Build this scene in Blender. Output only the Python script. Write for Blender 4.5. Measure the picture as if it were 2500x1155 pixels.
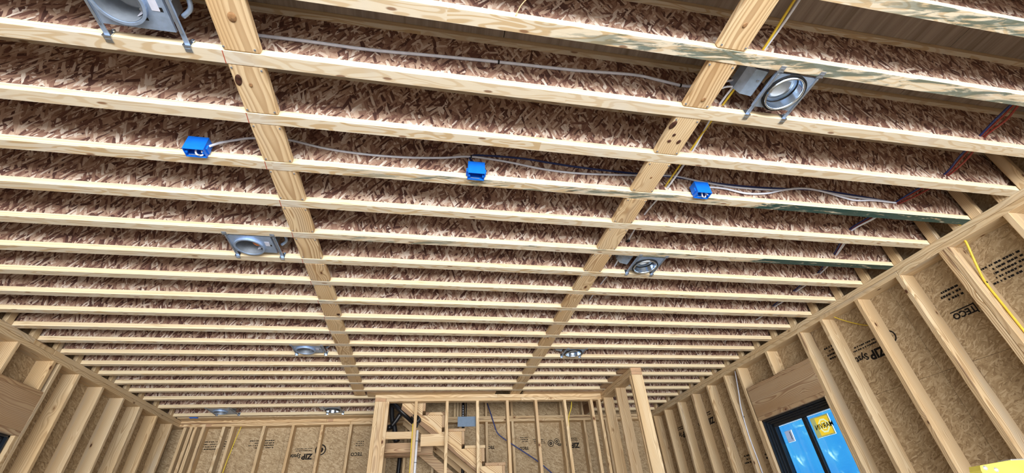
import bpy, bmesh, math, random
from mathutils import Vector, Matrix
random.seed(7)
S = bpy.context.scene
for o in list(bpy.data.objects):
    bpy.data.objects.remove(o, do_unlink=True)
COL = S.collection
ZO = 1.42                      # the eye is 1.42 m above the floor; heights below are given from the eye
H = 1.690                      # underside of the joists above the eye

# ------------------------------------------------------------------ camera
cam = bpy.data.cameras.new('camera'); co = bpy.data.objects.new('camera', cam); COL.objects.link(co)
r0 = Vector((0.9821474781, -0.1789927712, -0.0578560488))
r1 = Vector((0.0584978788, 0.5829333863, -0.8104114021))
r2 = Vector((0.1787840066, 0.7925593069, 0.5829974477))
co.matrix_world = Matrix(((r0.x, -r1.x, -r2.x, 0), (r0.y, -r1.y, -r2.y, 0), (r0.z, -r1.z, -r2.z, ZO), (0, 0, 0, 1)))
cam.sensor_width = 36; cam.sensor_fit = 'HORIZONTAL'; cam.lens = 1051.54 / 2500 * 36
cam.clip_start = 0.02
S.camera = co

# ------------------------------------------------------------------ world, daylight, exposure
w = bpy.data.worlds.new('sky'); S.world = w; w.use_nodes = True
bg = w.node_tree.nodes['Background']
bg.inputs['Color'].default_value = (0.78, 0.88, 1.0, 1); bg.inputs['Strength'].default_value = 3.4

def area(name, loc, direction, sx, sy, power, color):
    l = bpy.data.lights.new(name, 'AREA'); l.shape = 'RECTANGLE'; l.size = sx; l.size_y = sy
    l.energy = power; l.color = color
    o = bpy.data.objects.new(name, l); COL.objects.link(o); o.location = loc
    o.rotation_euler = Vector(direction).to_track_quat('-Z', 'Y').to_euler()
    return o
# daylight coming through the wide open side of the house behind the camera
area('daylight_rear', (0.2, -6.6, 1.4), (0, 1, 0.06), 9.0, 2.8, 480, (0.94, 0.97, 1.0))
# sunlit ground just outside it, throwing light up under the joists
area('sunlit_ground', (0.2, -7.4, 0.03), (0, 0.6, 1), 9.0, 4.2, 2250, (1.0, 0.97, 0.92))
S.view_settings.view_transform = 'Standard'
S.view_settings.look = 'None'
S.view_settings.exposure = 0.0
S.view_settings.gamma = 1.0
S.view_settings.use_curve_mapping = False

# ------------------------------------------------------------------ node helper
class N:
    def __init__(s, name):
        s.m = bpy.data.materials.new(name); s.m.use_nodes = True; s.t = s.m.node_tree
        s.b = s.t.nodes['Principled BSDF']; s.out = s.t.nodes['Material Output']
    def n(s, ty, **kw):
        x = s.t.nodes.new(ty)
        for k, v in kw.items(): setattr(x, k, v)
        return x
    def put(s, sock, v):
        if isinstance(v, bpy.types.NodeSocket): s.t.links.new(v, sock)
        elif v is not None: sock.default_value = v
    def M(s, op, a, b=None, c=None, clamp=False):
        x = s.n('ShaderNodeMath', operation=op, use_clamp=clamp)
        s.put(x.inputs[0], a); s.put(x.inputs[1], b); s.put(x.inputs[2], c); return x.outputs[0]
    def xyz(s, v):
        x = s.n('ShaderNodeSeparateXYZ'); s.put(x.inputs[0], v); return x.outputs
    def vec(s, a, b, c):
        x = s.n('ShaderNodeCombineXYZ')
        for i, q in enumerate((a, b, c)): s.put(x.inputs[i], q)
        return x.outputs[0]
    def noise(s, v, scale=1.0, detail=2.0, rough=0.5, dist=0.0):
        x = s.n('ShaderNodeTexNoise'); s.put(x.inputs['Vector'], v)
        x.inputs['Scale'].default_value = scale; x.inputs['Detail'].default_value = detail
        x.inputs['Roughness'].default_value = rough; x.inputs['Distortion'].default_value = dist
        return x.outputs['Fac']
    def step(s, v, a, b):
        x = s.n('ShaderNodeMapRange', interpolation_type='SMOOTHSTEP'); s.put(x.inputs['Value'], v)
        x.inputs['From Min'].default_value = a; x.inputs['From Max'].default_value = b; return x.outputs['Result']
    def ramp(s, v, stops):
        x = s.n('ShaderNodeValToRGB'); e = x.color_ramp.elements
        while len(e) < len(stops): e.new(0.5)
        for q, (p, c) in zip(e, stops):
            q.position = p; q.color = (c[0], c[1], c[2], 1)
        s.put(x.inputs[0], v); return x.outputs['Color']
    def mix(s, f, a, b, mode='MIX'):
        x = s.n('ShaderNodeMix', data_type='RGBA', blend_type=mode)
        s.put(x.inputs[0], f)
        for i, q in ((6, a), (7, b)):
            if isinstance(q, tuple): q = (q[0], q[1], q[2], 1)
            s.put(x.inputs[i], q)
        return x.outputs[2]
    def obj(s): return s.n('ShaderNodeTexCoord').outputs['Object']
    def nrm(s): return s.n('ShaderNodeTexCoord').outputs['Normal']
    def rnd(s): return s.n('ShaderNodeObjectInfo').outputs['Random']
    def attr(s, name):
        x = s.n('ShaderNodeAttribute', attribute_type='OBJECT', attribute_name=name); return x.outputs['Fac']
    def bump(s, h, strength=0.2, dist=0.002):
        x = s.n('ShaderNodeBump'); x.inputs['Strength'].default_value = strength
        x.inputs['Distance'].default_value = dist; s.put(x.inputs['Height'], h)
        s.t.links.new(x.outputs[0], s.b.inputs['Normal'])
    def color(s, c, rough=0.6, metal=0.0, spec=0.3):
        if isinstance(c, tuple): c = (c[0], c[1], c[2], 1)
        s.put(s.b.inputs['Base Color'], c); s.put(s.b.inputs['Roughness'], rough)
        s.b.inputs['Metallic'].default_value = metal; s.b.inputs['Specular IOR Level'].default_value = spec
        return s.m

def mat_lumber(name, early, late, dark, freq=150.0, knots=1.0, blue=0.25):
    """sawn softwood: growth rings cut by the board, with knots; local X runs along the board"""
    k = N(name); v = k.obj(); x, y, z = k.xyz(v); r = k.rnd()
    r2 = k.M('FRACT', k.M('MULTIPLY', r, 7.31)); r3 = k.M('FRACT', k.M('MULTIPLY', r, 23.7))
    sx = k.M('ADD', x, k.M('MULTIPLY', r, 31.0))
    wob = k.noise(k.vec(k.M('MULTIPLY', sx, 1.3), k.M('MULTIPLY', y, 3.0), k.M('MULTIPLY', z, 3.0)), 1.0, 2.0)
    wob2 = k.noise(k.vec(k.M('MULTIPLY', sx, 2.1), 5.0, k.M('MULTIPLY', r, 9.0)), 1.0, 1.0)
    kn = k.n('ShaderNodeTexVoronoi', voronoi_dimensions='3D', feature='F1')
    k.put(kn.inputs['Vector'], k.vec(k.M('MULTIPLY', sx, 3.6), k.M('MULTIPLY', y, 6.0), k.M('ADD', k.M('MULTIPLY', z, 8.5), k.M('MULTIPLY', r2, 11.0))))
    kn.inputs['Scale'].default_value = 1.0
    d = kn.outputs['Distance']
    bulge = k.M('MULTIPLY', k.M('POWER', 2.718, k.M('MULTIPLY', k.M('MULTIPLY', d, d), -22.0)), 0.022 * knots)
    oy = k.M('ADD', k.M('MULTIPLY', k.M('SUBTRACT', r2, 0.5), 0.10), k.M('MULTIPLY', k.M('SUBTRACT', wob, 0.5), 0.055))
    oz = k.M('ADD', k.M('MULTIPLY', k.M('SUBTRACT', r3, 0.5), 0.12), k.M('MULTIPLY', k.M('SUBTRACT', wob2, 0.5), 0.09))
    py = k.M('ADD', y, oy); pz = k.M('ADD', z, oz)
    rad = k.M('ADD', k.M('SQRT', k.M('ADD', k.M('MULTIPLY', py, py), k.M('MULTIPLY', pz, pz))), bulge)
    ph = k.M('FRACT', k.M('ADD', k.M('MULTIPLY', rad, freq), k.M('MULTIPLY', wob, 1.5)))
    ring = k.M('MULTIPLY', k.step(ph, 0.25, 0.88), k.M('SUBTRACT', 1.0, k.step(ph, 0.90, 1.0)))
    fib = k.noise(k.vec(k.M('MULTIPLY', sx, 6.0), k.M('MULTIPLY', y, 320.0), k.M('MULTIPLY', z, 320.0)), 1.0, 2.0)
    big = k.noise(k.vec(k.M('MULTIPLY', sx, 0.9), k.M('MULTIPLY', y, 7.0), k.M('MULTIPLY', z, 7.0)), 1.0, 2.0)
    base = k.mix(k.step(big, 0.35, 0.7), early, tuple(a * b for a, b in zip(early, (0.88, 0.80, 0.70))))
    base = k.mix(k.M('MULTIPLY', k.step(k.M('FRACT', k.M('MULTIPLY', r, 3.77)), 0.3, 1.0), 0.35), base, (early[0] * 0.80, early[1] * 0.66, early[2] * 0.55))
    c = k.mix(k.M('MULTIPLY', ring, k.M('ADD', 0.45, k.M('MULTIPLY', r3, 0.5))), base, late)
    c = k.mix(k.M('MULTIPLY', k.step(fib, 0.52, 0.75), 0.22), c, late)
    bl = k.M('MULTIPLY', k.step(k.noise(k.vec(k.M('MULTIPLY', sx, 0.7), k.M('MULTIPLY', y, 12.0), k.M('MULTIPLY', z, 12.0)), 1.0, 3.0), 0.55, 0.75), blue)
    c = k.mix(bl, c, (0.42, 0.40, 0.36))
    c = k.mix(k.M('MULTIPLY', k.M('SUBTRACT', 1.0, k.step(d, 0.07, 0.17)), 0.6 * knots), c, late)
    kc = k.M('MULTIPLY', k.M('SUBTRACT', 1.0, k.step(k.M('ADD', d, k.M('MULTIPLY', k.M('SUBTRACT', fib, 0.5), 0.03)), 0.045, 0.085)), knots, clamp=True)
    c = k.mix(kc, c, dark)
    # bark left on one corner of some boards
    wn = k.noise(k.vec(k.M('MULTIPLY', sx, 1.6), k.M('MULTIPLY', r, 17.0), 0.0), 1.0, 3.0)
    cor = k.M('ADD', k.M('MULTIPLY', k.M('SUBTRACT', k.M('ABSOLUTE', z), 0.070), 1.0), k.M('MULTIPLY', k.M('SUBTRACT', y, 0.019), 1.0))
    wz = k.M('MULTIPLY', k.step(k.M('ADD', cor, k.M('MULTIPLY', k.M('SUBTRACT', wn, 0.60), 0.10)), -0.010, -0.006), k.M('GREATER_THAN', r3, 0.62))
    c = k.mix(k.M('MULTIPLY', wz, 0.75), c, (0.17, 0.085, 0.045))
    k.bump(k.M('ADD', fib, ring), 0.12, 0.001)
    return k.color(c, 0.62, 0, 0.25)

def mat_lvl(name):
    """flange of laminated veneer: broad rotary cut figure below, fine ply lines on the sides, green end-paint smears"""
    k = N(name); v = k.obj(); x, y, z = k.xyz(v); nx, ny, nz = k.xyz(k.nrm()); r = k.rnd()
    wx = k.xyz(k.n('ShaderNodeNewGeometry').outputs['Position'])[0]
    seg = k.M('FLOOR', k.M('ADD', k.M('DIVIDE', x, 1.35), k.M('MULTIPLY', r, 10.0)))
    wn = k.n('ShaderNodeTexWhiteNoise', noise_dimensions='1D'); k.put(wn.inputs['W'], k.M('ADD', seg, k.M('MULTIPLY', r, 57.0)))
    sg = wn.outputs['Value']
    f = k.noise(k.vec(k.M('MULTIPLY', x, 3.2), k.M('ADD', k.M('MULTIPLY', z, 17.0), k.M('MULTIPLY', sg, 9.0)), k.M('MULTIPLY', r, 40.0)), 1.0, 1.5, 0.5, 0.4)
    band = k.M('FRACT', k.M('MULTIPLY', f, 7.0))
    blot = k.M('MULTIPLY', k.step(band, 0.45, 0.62), k.M('SUBTRACT', 1.0, k.step(band, 0.86, 1.0)))
    gr = k.noise(k.vec(k.M('MULTIPLY', x, 9.0), k.M('MULTIPLY', y, 260.0), k.M('MULTIPLY', z, 260.0)), 1.0, 2.0)
    under = k.mix(k.M('MULTIPLY', blot, k.M('ADD', 0.45, k.M('MULTIPLY', sg, 0.5))), (0.68, 0.60, 0.46), (0.52, 0.37, 0.20))
    under = k.mix(k.M('MULTIPLY', k.step(gr, 0.5, 0.8), 0.35), under, (0.50, 0.38, 0.24))
    under = k.mix(k.M('MULTIPLY', k.step(k.noise(v, 2.3, 3.0), 0.52, 0.7), 0.5), under, (0.60, 0.57, 0.52))
    # thumb marks and pitch pockets
    pk = k.n('ShaderNodeTexVoronoi', voronoi_dimensions='2D', feature='F1')
    k.put(pk.inputs['Vector'], k.vec(k.M('ADD', k.M('MULTIPLY', x, 2.3), k.M('MULTIPLY', r, 71.0)), k.M('MULTIPLY', z, 7.0), 0)); pk.inputs['Scale'].default_value = 1
    under = k.mix(k.M('MULTIPLY', k.M('SUBTRACT', 1.0, k.step(pk.outputs['Distance'], 0.03, 0.06)), 0.85), under, (0.20, 0.09, 0.04))
    ly = k.noise(k.vec(k.M('MULTIPLY', x, 0.8), k.M('MULTIPLY', y, 180.0), k.M('MULTIPLY', r, 13.0)), 1.0, 2.0)
    lz = k.noise(k.vec(k.M('MULTIPLY', x, 5.0), k.M('MULTIPLY', y, 60.0), k.M('MULTIPLY', r, 5.0)), 1.0, 2.0)
    side = k.mix(k.step(ly, 0.40, 0.66), (0.80, 0.675, 0.455), (0.66, 0.50, 0.30))
    side = k.mix(k.M('MULTIPLY', k.step(lz, 0.62, 0.78), 0.6), side, (0.42, 0.28, 0.14))
    c = k.mix(k.step(k.M('ABSOLUTE', ny), 0.5, 0.6), side, under)
    # paint smears, only where the joist carries them
    a0 = k.attr('stain_from'); a1 = k.attr('stain_to'); am = k.attr('stain')
    rng = k.M('MULTIPLY', k.step(k.M('SUBTRACT', wx, a0), -0.25, 0.35), k.M('SUBTRACT', 1.0, k.step(k.M('SUBTRACT', wx, a1), -0.35, 0.25)))
    br = k.noise(k.vec(k.M('ADD', k.M('MULTIPLY', x, 6.0), k.M('MULTIPLY', z, 26.0)), k.M('MULTIPLY', z, 22.0), k.M('MULTIPLY', r, 21.0)), 1.0, 5.0, 0.68, 0.6)
    st = k.M('MULTIPLY', rng, k.step(k.M('ADD', br, k.M('MULTIPLY', am, 0.36)), 0.66, 0.76))
    st = k.M('MULTIPLY', st, k.step(k.M('ABSOLUTE', ny), 0.5, 0.6), clamp=True)
    c = k.mix(k.M('MULTIPLY', st, k.M('ADD', 0.55, k.M('MULTIPLY', am, 0.4)), clamp=True), c, (0.020, 0.075, 0.070))
    sf = k.attr('paint_from')
    so = k.M('MULTIPLY', k.step(k.M('ADD', k.M('SUBTRACT', wx, sf), k.M('MULTIPLY', k.M('SUBTRACT', br, 0.5), 1.6)), 0.0, 0.10), k.step(k.M('ABSOLUTE', ny), 0.5, 0.6))
    so = k.M('MULTIPLY', so, k.step(k.noise(k.vec(k.M('MULTIPLY', x, 9.0), k.M('MULTIPLY', z, 40.0), r), 1.0, 4.0, 0.6), 0.30, 0.44))
    c = k.mix(k.M('MULTIPLY', so, 0.95), c, (0.014, 0.055, 0.050))
    k.bump(gr, 0.08, 0.001)
    return k.color(c, 0.6, 0, 0.25)

def mat_osb(name, stops, length, width, layers, contrast=1.0, warp=0.02):
    """oriented strand board: overlapping flat strands, local XZ is the face of the board"""
    k = N(name); x, y, z = k.xyz(k.obj()); r = k.rnd()
    u0 = k.M('ADD', x, k.M('MULTIPLY', r, 19.0)); v0 = k.M('ADD', z, k.M('MULTIPLY', r, 43.0))
    base = k.vec(u0, v0, 0.0)
    n1 = k.noise(base, 5.0, 2.0); n2 = k.noise(k.vec(v0, u0, 3.0), 5.0, 2.0)
    u = k.M('ADD', u0, k.M('MULTIPLY', k.M('SUBTRACT', n1, 0.5), warp)); v = k.M('ADD', v0, k.M('MULTIPLY', k.M('SUBTRACT', n2, 0.5), warp))
    val = None; hgt = None
    for i, (ang, thr, ls) in enumerate(layers):
        ca, sa = math.cos(ang), math.sin(ang)
        uu = k.M('MULTIPLY', k.M('ADD', k.M('MULTIPLY', u, ca), k.M('MULTIPLY', v, sa)), ls / length)
        vv = k.M('MULTIPLY', k.M('SUBTRACT', k.M('MULTIPLY', v, ca), k.M('MULTIPLY', u, sa)), ls / width)
        t = k.n('ShaderNodeTexVoronoi', voronoi_dimensions='2D', feature='F1', distance='CHEBYCHEV')
        k.put(t.inputs['Vector'], k.vec(k.M('ADD', uu, i * 7.7), vv, 0)); t.inputs['Scale'].default_value = 1.0
        rr, gg, bb = k.xyz(t.outputs['Color'])
        fine = k.noise(k.vec(k.M('MULTIPLY', uu, 0.9), k.M('MULTIPLY', vv, 14.0), float(i)), 1.0, 1.0)
        vi = k.M('ADD', rr, k.M('MULTIPLY', k.M('SUBTRACT', fine, 0.5), 0.30))
        edge = k.step(t.outputs['Distance'], 0.50, 0.72)
        vi = k.M('SUBTRACT', vi, k.M('MULTIPLY', edge, 0.16))
        if val is None: val, hgt = vi, rr
        else:
            m = k.M('GREATER_THAN', gg, thr)
            val = k.M('ADD', k.M('MULTIPLY', val, k.M('SUBTRACT', 1.0, m)), k.M('MULTIPLY', vi, m))
    big = k.noise(base, 2.2, 2.0)
    val = k.M('ADD', val, k.M('MULTIPLY', k.M('SUBTRACT', big, 0.5), 0.25))
    val = k.M('ADD', k.M('MULTIPLY', k.M('SUBTRACT', val, 0.5), contrast), 0.5)
    c = k.ramp(val, stops)
    k.bump(val, 0.25, 0.0015)
    return k.color(c, 0.7, 0, 0.2)

LU = mat_lumber('stud_lumber', (0.70, 0.56, 0.365), (0.42, 0.27, 0.135), (0.085, 0.032, 0.014), 105, 1.0, 0.35)
LU2 = mat_lumber('yellow_pine', (0.74, 0.58, 0.365), (0.36, 0.205, 0.09), (0.10, 0.032, 0.012), 80, 1.15, 0.15)
LH = mat_lumber('header_lumber', (0.54, 0.40, 0.25), (0.24, 0.115, 0.06), (0.10, 0.035, 0.02), 90, 1.0, 0.1)
LVL = mat_lvl('veneer_flange')
WEB = mat_osb('osb_web', [(0.0, (0.10, 0.048, 0.040)), (0.22, (0.22, 0.112, 0.085)), (0.48, (0.38, 0.235, 0.172)), (0.75, (0.54, 0.39, 0.295)), (1.0, (0.76, 0.66, 0.58))],
              0.135, 0.024, [(1.57, 0, 0.8), (1.10, 0.45, 0.9), (2.05, 0.5, 0.95), (0.70, 0.60, 1.1), (1.75, 0.5, 1.25), (2.5, 0.66, 1.2), (1.35, 0.6, 1.5), (0.35, 0.80, 1.2), (1.9, 0.66, 1.8), (1.0, 0.72, 2.2)], 1.1, 0.012)
SHE = mat_osb('osb_sheathing', [(0.0, (0.17, 0.105, 0.055)), (0.3, (0.34, 0.240, 0.135)), (0.6, (0.45, 0.335, 0.200)), (1.0, (0.62, 0.50, 0.34))],
              0.055, 0.011, [(0.15, 0, 0.8), (-0.7, 0.4, 1.0), (1.2, 0.5, 1.1), (0.6, 0.55, 1.3), (2.2, 0.6, 1.4), (2.8, 0.6, 1.2)], 0.62, 0.09)

def mat_ply():
    k = N('plywood_deck'); x, y, z = k.xyz(k.obj()); r = k.rnd()
    g = k.noise(k.vec(k.M('MULTIPLY', z, 30.0), k.M('MULTIPLY', x, 1.2), k.M('MULTIPLY', r, 9.0)), 1.0, 4.0, 0.6, 0.3)
    c = k.ramp(g, [(0.3, (0.24, 0.195, 0.16)), (0.55, (0.38, 0.325, 0.28)), (0.75, (0.46, 0.40, 0.35))])
    return k.color(c, 0.75, 0, 0.2)
PLY = mat_ply()
def mat_floor():
    k = N('subfloor'); v = k.obj()
    c = k.ramp(k.noise(v, 3.0, 5.0), [(0.3, (0.52, 0.48, 0.42)), (0.7, (0.66, 0.61, 0.54))])
    return k.color(c, 0.8)
FLOOR = mat_floor()
def mat_metal(name, c, rough, var=0.15, metal=0.6):
    k = N(name); g = k.noise(k.obj(), 40.0, 3.0)
    col = k.mix(k.step(g, 0.35, 0.7), c, tuple(q * (1 - var) for q in c))
    return k.color(col, k.M('ADD', rough, k.M('MULTIPLY', g, 0.12)), metal, 0.5)
GALV = mat_metal('galvanised_steel', (0.41, 0.54, 0.76), 0.38)
GALD = mat_metal('dull_steel', (0.30, 0.34, 0.40), 0.45)
CHROME = mat_metal('bright_reflector', (0.66, 0.79, 0.97), 0.10, 0.05, 0.95)
def flat(name, c, rough=0.5, spec=0.4, var=0.12, scale=30.0):
    k = N(name); g = k.noise(k.obj(), scale, 3.0)
    col = k.mix(k.step(g, 0.35, 0.7), c, tuple(q * (1 - var) for q in c))
    return k.color(col, rough, 0, spec)
BLUE = flat('blue_plastic', (0.004, 0.155, 0.78), 0.42)
WIRE_W = flat('white_sheath', (0.78, 0.84, 1.0), 0.4)
WIRE_Y = flat('yellow_sheath', (0.78, 0.58, 0.055), 0.4)
WIRE_B = flat('navy_sheath', (0.018, 0.035, 0.16), 0.4)
WIRE_R = flat('red_sheath', (0.24, 0.030, 0.022), 0.4)
WIRE_D = flat('maroon_sheath', (0.065, 0.012, 0.014), 0.4)
BLACK = flat('black_plastic', (0.008, 0.008, 0.010), 0.35)
GASK = flat('black_gasket', (0.006, 0.006, 0.007), 0.6)
PVC = flat('white_pvc', (0.76, 0.78, 0.84), 0.35)
PAPER = flat('paper_label', (0.60, 0.62, 0.74), 0.6)
INK = flat('black_ink', (0.014, 0.012, 0.012), 0.8, 0.1)
CHALK = flat('red_chalk', (0.45, 0.075, 0.04), 0.9, 0.1)
RUST = flat('reddish_end_grain', (0.50, 0.315, 0.19), 0.8, 0.1)
YEL = flat('yellow_fibreglass', (0.66, 0.565, 0.10), 0.45, 0.4, 0.18, 14.0)
ALU = mat_metal('aluminium', (0.66, 0.68, 0.72), 0.35)
PLATE = flat('blue_grey_steel_plate', (0.125, 0.185, 0.27), 0.5)
FRAME = flat('black_window_frame', (0.010, 0.014, 0.020), 0.25, 0.35)
COPPER = flat('orange_connector', (0.65, 0.22, 0.08), 0.4)
STK_Y = flat('sticker_yellow', (0.70, 0.46, 0.03), 0.5)
STK_P = flat('sticker_pale', (0.62, 0.62, 0.34), 0.5)
def mat_film():
    k = N('blue_protective_film'); v = k.obj()
    b = k.noise(v, 6.5, 3.0, 0.5, 0.6); big = k.noise(v, 1.7, 2.0)
    c = k.mix(k.step(big, 0.3, 0.7), (0.115, 0.36, 0.56), (0.17, 0.44, 0.58))
    c = k.mix(k.step(b, 0.60, 0.74), c, (0.52, 0.66, 0.64))
    t = k.n('ShaderNodeBsdfTransparent'); k.put(t.inputs['Color'], c)
    g = k.n('ShaderNodeBsdfGlossy'); g.inputs['Roughness'].default_value = 0.15; g.inputs['Color'].default_value = (0.3, 0.5, 0.7, 1)
    mx = k.n('ShaderNodeMixShader'); mx.inputs[0].default_value = 0.05
    k.t.links.new(t.outputs[0], mx.inputs[1]); k.t.links.new(g.outputs[0], mx.inputs[2]); k.t.links.new(mx.outputs[0], k.out.inputs['Surface'])
    return k.m
FILM = mat_film()
def mat_clear():
    k = N('clear_glass'); t = k.n('ShaderNodeBsdfTransparent'); t.inputs['Color'].default_value = (0.96, 0.97, 0.97, 1)
    g = k.n('ShaderNodeBsdfGlossy'); g.inputs['Roughness'].default_value = 0.02
    mx = k.n('ShaderNodeMixShader'); mx.inputs[0].default_value = 0.04
    k.t.links.new(t.outputs[0], mx.inputs[1]); k.t.links.new(g.outputs[0], mx.inputs[2]); k.t.links.new(mx.outputs[0], k.out.inputs['Surface'])
    return k.m
GLASS = mat_clear()
def mat_trans(name, c, back):
    """thin paper the daylight shines through"""
    k = N(name); d = k.n('ShaderNodeBsdfDiffuse'); d.inputs['Color'].default_value = (*c, 1)
    t = k.n('ShaderNodeBsdfTranslucent'); t.inputs['Color'].default_value = (*back, 1)
    ad = k.n('ShaderNodeMixShader'); ad.inputs[0].default_value = 0.5
    k.t.links.new(d.outputs[0], ad.inputs[1]); k.t.links.new(t.outputs[0], ad.inputs[2]); k.t.links.new(ad.outputs[0], k.out.inputs['Surface'])
    return k.m
KNOT = flat('brown_knot', (0.40, 0.22, 0.10), 0.6, 0.3, 0.5, 60.0); KNOT_D = flat('dark_knot', (0.085, 0.034, 0.020), 0.6, 0.3, 0.6, 60.0)
STK_Y = mat_trans('sticker_yellow', (0.80, 0.55, 0.05), (0.62, 0.38, 0.02))
STK_P = mat_trans('sticker_pale', (0.70, 0.70, 0.45), (0.55, 0.56, 0.30))
STK_W = mat_trans('sticker_white', (0.75, 0.78, 0.85), (0.42, 0.50, 0.62))

# ------------------------------------------------------------------ mesh helpers
def link(name, mesh, m, parent=None, loc=None, mw=None):
    o = bpy.data.objects.new(name, mesh); COL.objects.link(o)
    if m is not None and not mesh.materials: mesh.materials.append(m)
    W = mw if mw is not None else Matrix.Translation(Vector(loc or (0, 0, 0)))
    if parent is not None:
        o.parent = parent; W = world(parent).inverted() @ W
    o.matrix_basis = W
    return o
def world(o):
    return (world(o.parent) @ o.matrix_basis) if o.parent else o.matrix_basis.copy()
def empty(name, loc, label=None, cat=None, group=None, kind=None):
    o = bpy.data.objects.new(name, None); COL.objects.link(o); o.matrix_basis = Matrix.Translation(Vector(loc)); o.empty_display_size = 0.1
    tag(o, label, cat, group, kind); return o
def tag(o, label=None, cat=None, group=None, kind=None):
    if label: o['label'] = label
    if cat: o['category'] = cat
    if group: o['group'] = group
    if kind: o['kind'] = kind
    return o
_boxcache = {}
def box_mesh(a, b, c, bev):
    key = (round(a, 4), round(b, 4), round(c, 4), bev)
    bm = bmesh.new(); bmesh.ops.create_cube(bm, size=1)
    for v in bm.verts: v.co = Vector((v.co.x * a, v.co.y * b, v.co.z * c))
    if bev: bmesh.ops.bevel(bm, geom=bm.edges[:], offset=bev, segments=1, profile=0.5, affect='EDGES')
    me = bpy.data.meshes.new('board'); bm.to_mesh(me); bm.free(); return me
def beam(name, x0, x1, y0, y1, z0, z1, m, parent=None, bev=0.0025, axes=None):
    """sawn board; its local X is the longest side, local Y the thinnest. z is measured from the eye"""
    d = [abs(x1 - x0), abs(y1 - y0), abs(z1 - z0)]
    o = axes or sorted(range(3), key=lambda i: -d[i])   # long, mid, thin
    E = [Vector((1, 0, 0)), Vector((0, 1, 0)), Vector((0, 0, 1))]
    ex, ez, ey = E[o[0]], E[o[1]], E[o[2]]
    if ex.cross(ey).dot(ez) < 0: ey = -ey
    me = box_mesh(d[o[0]], d[o[2]], d[o[1]], bev)
    c = Vector(((x0 + x1) / 2, (y0 + y1) / 2, (z0 + z1) / 2 + ZO))
    M = Matrix(((ex.x, ey.x, ez.x, c.x), (ex.y, ey.y, ez.y, c.y), (ex.z, ey.z, ez.z, c.z), (0, 0, 0, 1)))
    return link(name, me, m, parent, mw=M)
class MB:
    def __init__(s): s.bm = bmesh.new()
    def box(s, x0, x1, y0, y1, z0, z1, M=None):
        r = bmesh.ops.create_cube(s.bm, size=1)
        for v in r['verts']:
            v.co = Vector(((x0 + x1) / 2 + v.co.x * (x1 - x0), (y0 + y1) / 2 + v.co.y * (y1 - y0), (z0 + z1) / 2 + v.co.z * (z1 - z0)))
            if M: v.co = M @ v.co
        return s
    def lathe(s, prof, n=32, M=None, a0=0.0, a1=2 * math.pi):
        full = abs(a1 - a0 - 2 * math.pi) < 1e-6; rows = []
        for i in range(n if full else n + 1):
            a = a0 + (a1 - a0) * i / n; row = []
            for (r, z) in prof:
                p = Vector((r * math.cos(a), r * math.sin(a), z)); row.append(s.bm.verts.new(M @ p if M else p))
            rows.append(row)
        for i in range(n):
            A = rows[i]; B = rows[(i + 1) % len(rows)]
            for j in range(len(prof) - 1):
                try: s.bm.faces.new((A[j], B[j], B[j + 1], A[j + 1]))
                except ValueError: pass
        return s
    def poly(s, pts, thick, M=None):
        """prism: pts in local XY, thickness along +Z"""
        a = [s.bm.verts.new((M @ Vector((p[0], p[1], 0))) if M else Vector((p[0], p[1], 0))) for p in pts]
        b = [s.bm.verts.new((M @ Vector((p[0], p[1], thick))) if M else Vector((p[0], p[1], thick))) for p in pts]
        s.bm.faces.new(a[::-1]); s.bm.faces.new(b)
        for i in range(len(pts)):
            j = (i + 1) % len(pts); s.bm.faces.new((a[i], a[j], b[j], b[i]))
        return s
    def tube(s, pts, r, n=8, flat=1.0, sub=5):
        P = smooth([Vector(p) for p in pts], sub); rows = []
        for i, p in enumerate(P):
            t = (P[min(i + 1, len(P) - 1)] - P[max(i - 1, 0)]).normalized()
            up = Vector((0, 0, 1)) if abs(t.z) < 0.9 else Vector((0, 1, 0))
            a = t.cross(up).normalized(); b = a.cross(t)
            rows.append([s.bm.verts.new(p + a * (r * flat * math.cos(q)) + b * (r * math.sin(q))) for q in [2 * math.pi * j / n for j in range(n)]])
        for A, B in zip(rows, rows[1:]):
            for j in range(n): s.bm.faces.new((A[j], A[(j + 1) % n], B[(j + 1) % n], B[j]))
        s.bm.faces.new(rows[0][::-1]); s.bm.faces.new(rows[-1]); return s
    def build(s, name, m, parent=None, loc=(0, 0, 0), sm=False, mw=None):
        bmesh.ops.recalc_face_normals(s.bm, faces=s.bm.faces[:])
        me = bpy.data.meshes.new(name); s.bm.to_mesh(me); s.bm.free()
        if sm:
            for p in me.polygons: p.use_smooth = True
        return link(name, me, m, parent, loc=loc, mw=mw)
def smooth(P, k):
    if len(P) < 3 or k <= 1: return P
    out = []
    for i in range(len(P) - 1):
        p0 = P[max(i - 1, 0)]; p1 = P[i]; p2 = P[i + 1]; p3 = P[min(i + 2, len(P) - 1)]
        for j in range(k):
            t = j / k
            out.append(0.5 * ((2 * p1) + (p2 - p0) * t + (2 * p0 - 5 * p1 + 4 * p2 - p3) * t * t + (3 * p1 - p0 - 3 * p2 + p3) * t ** 3))
    out.append(P[-1]); return out
def up(p): return Vector((p[0], p[1], p[2] + ZO))
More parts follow.
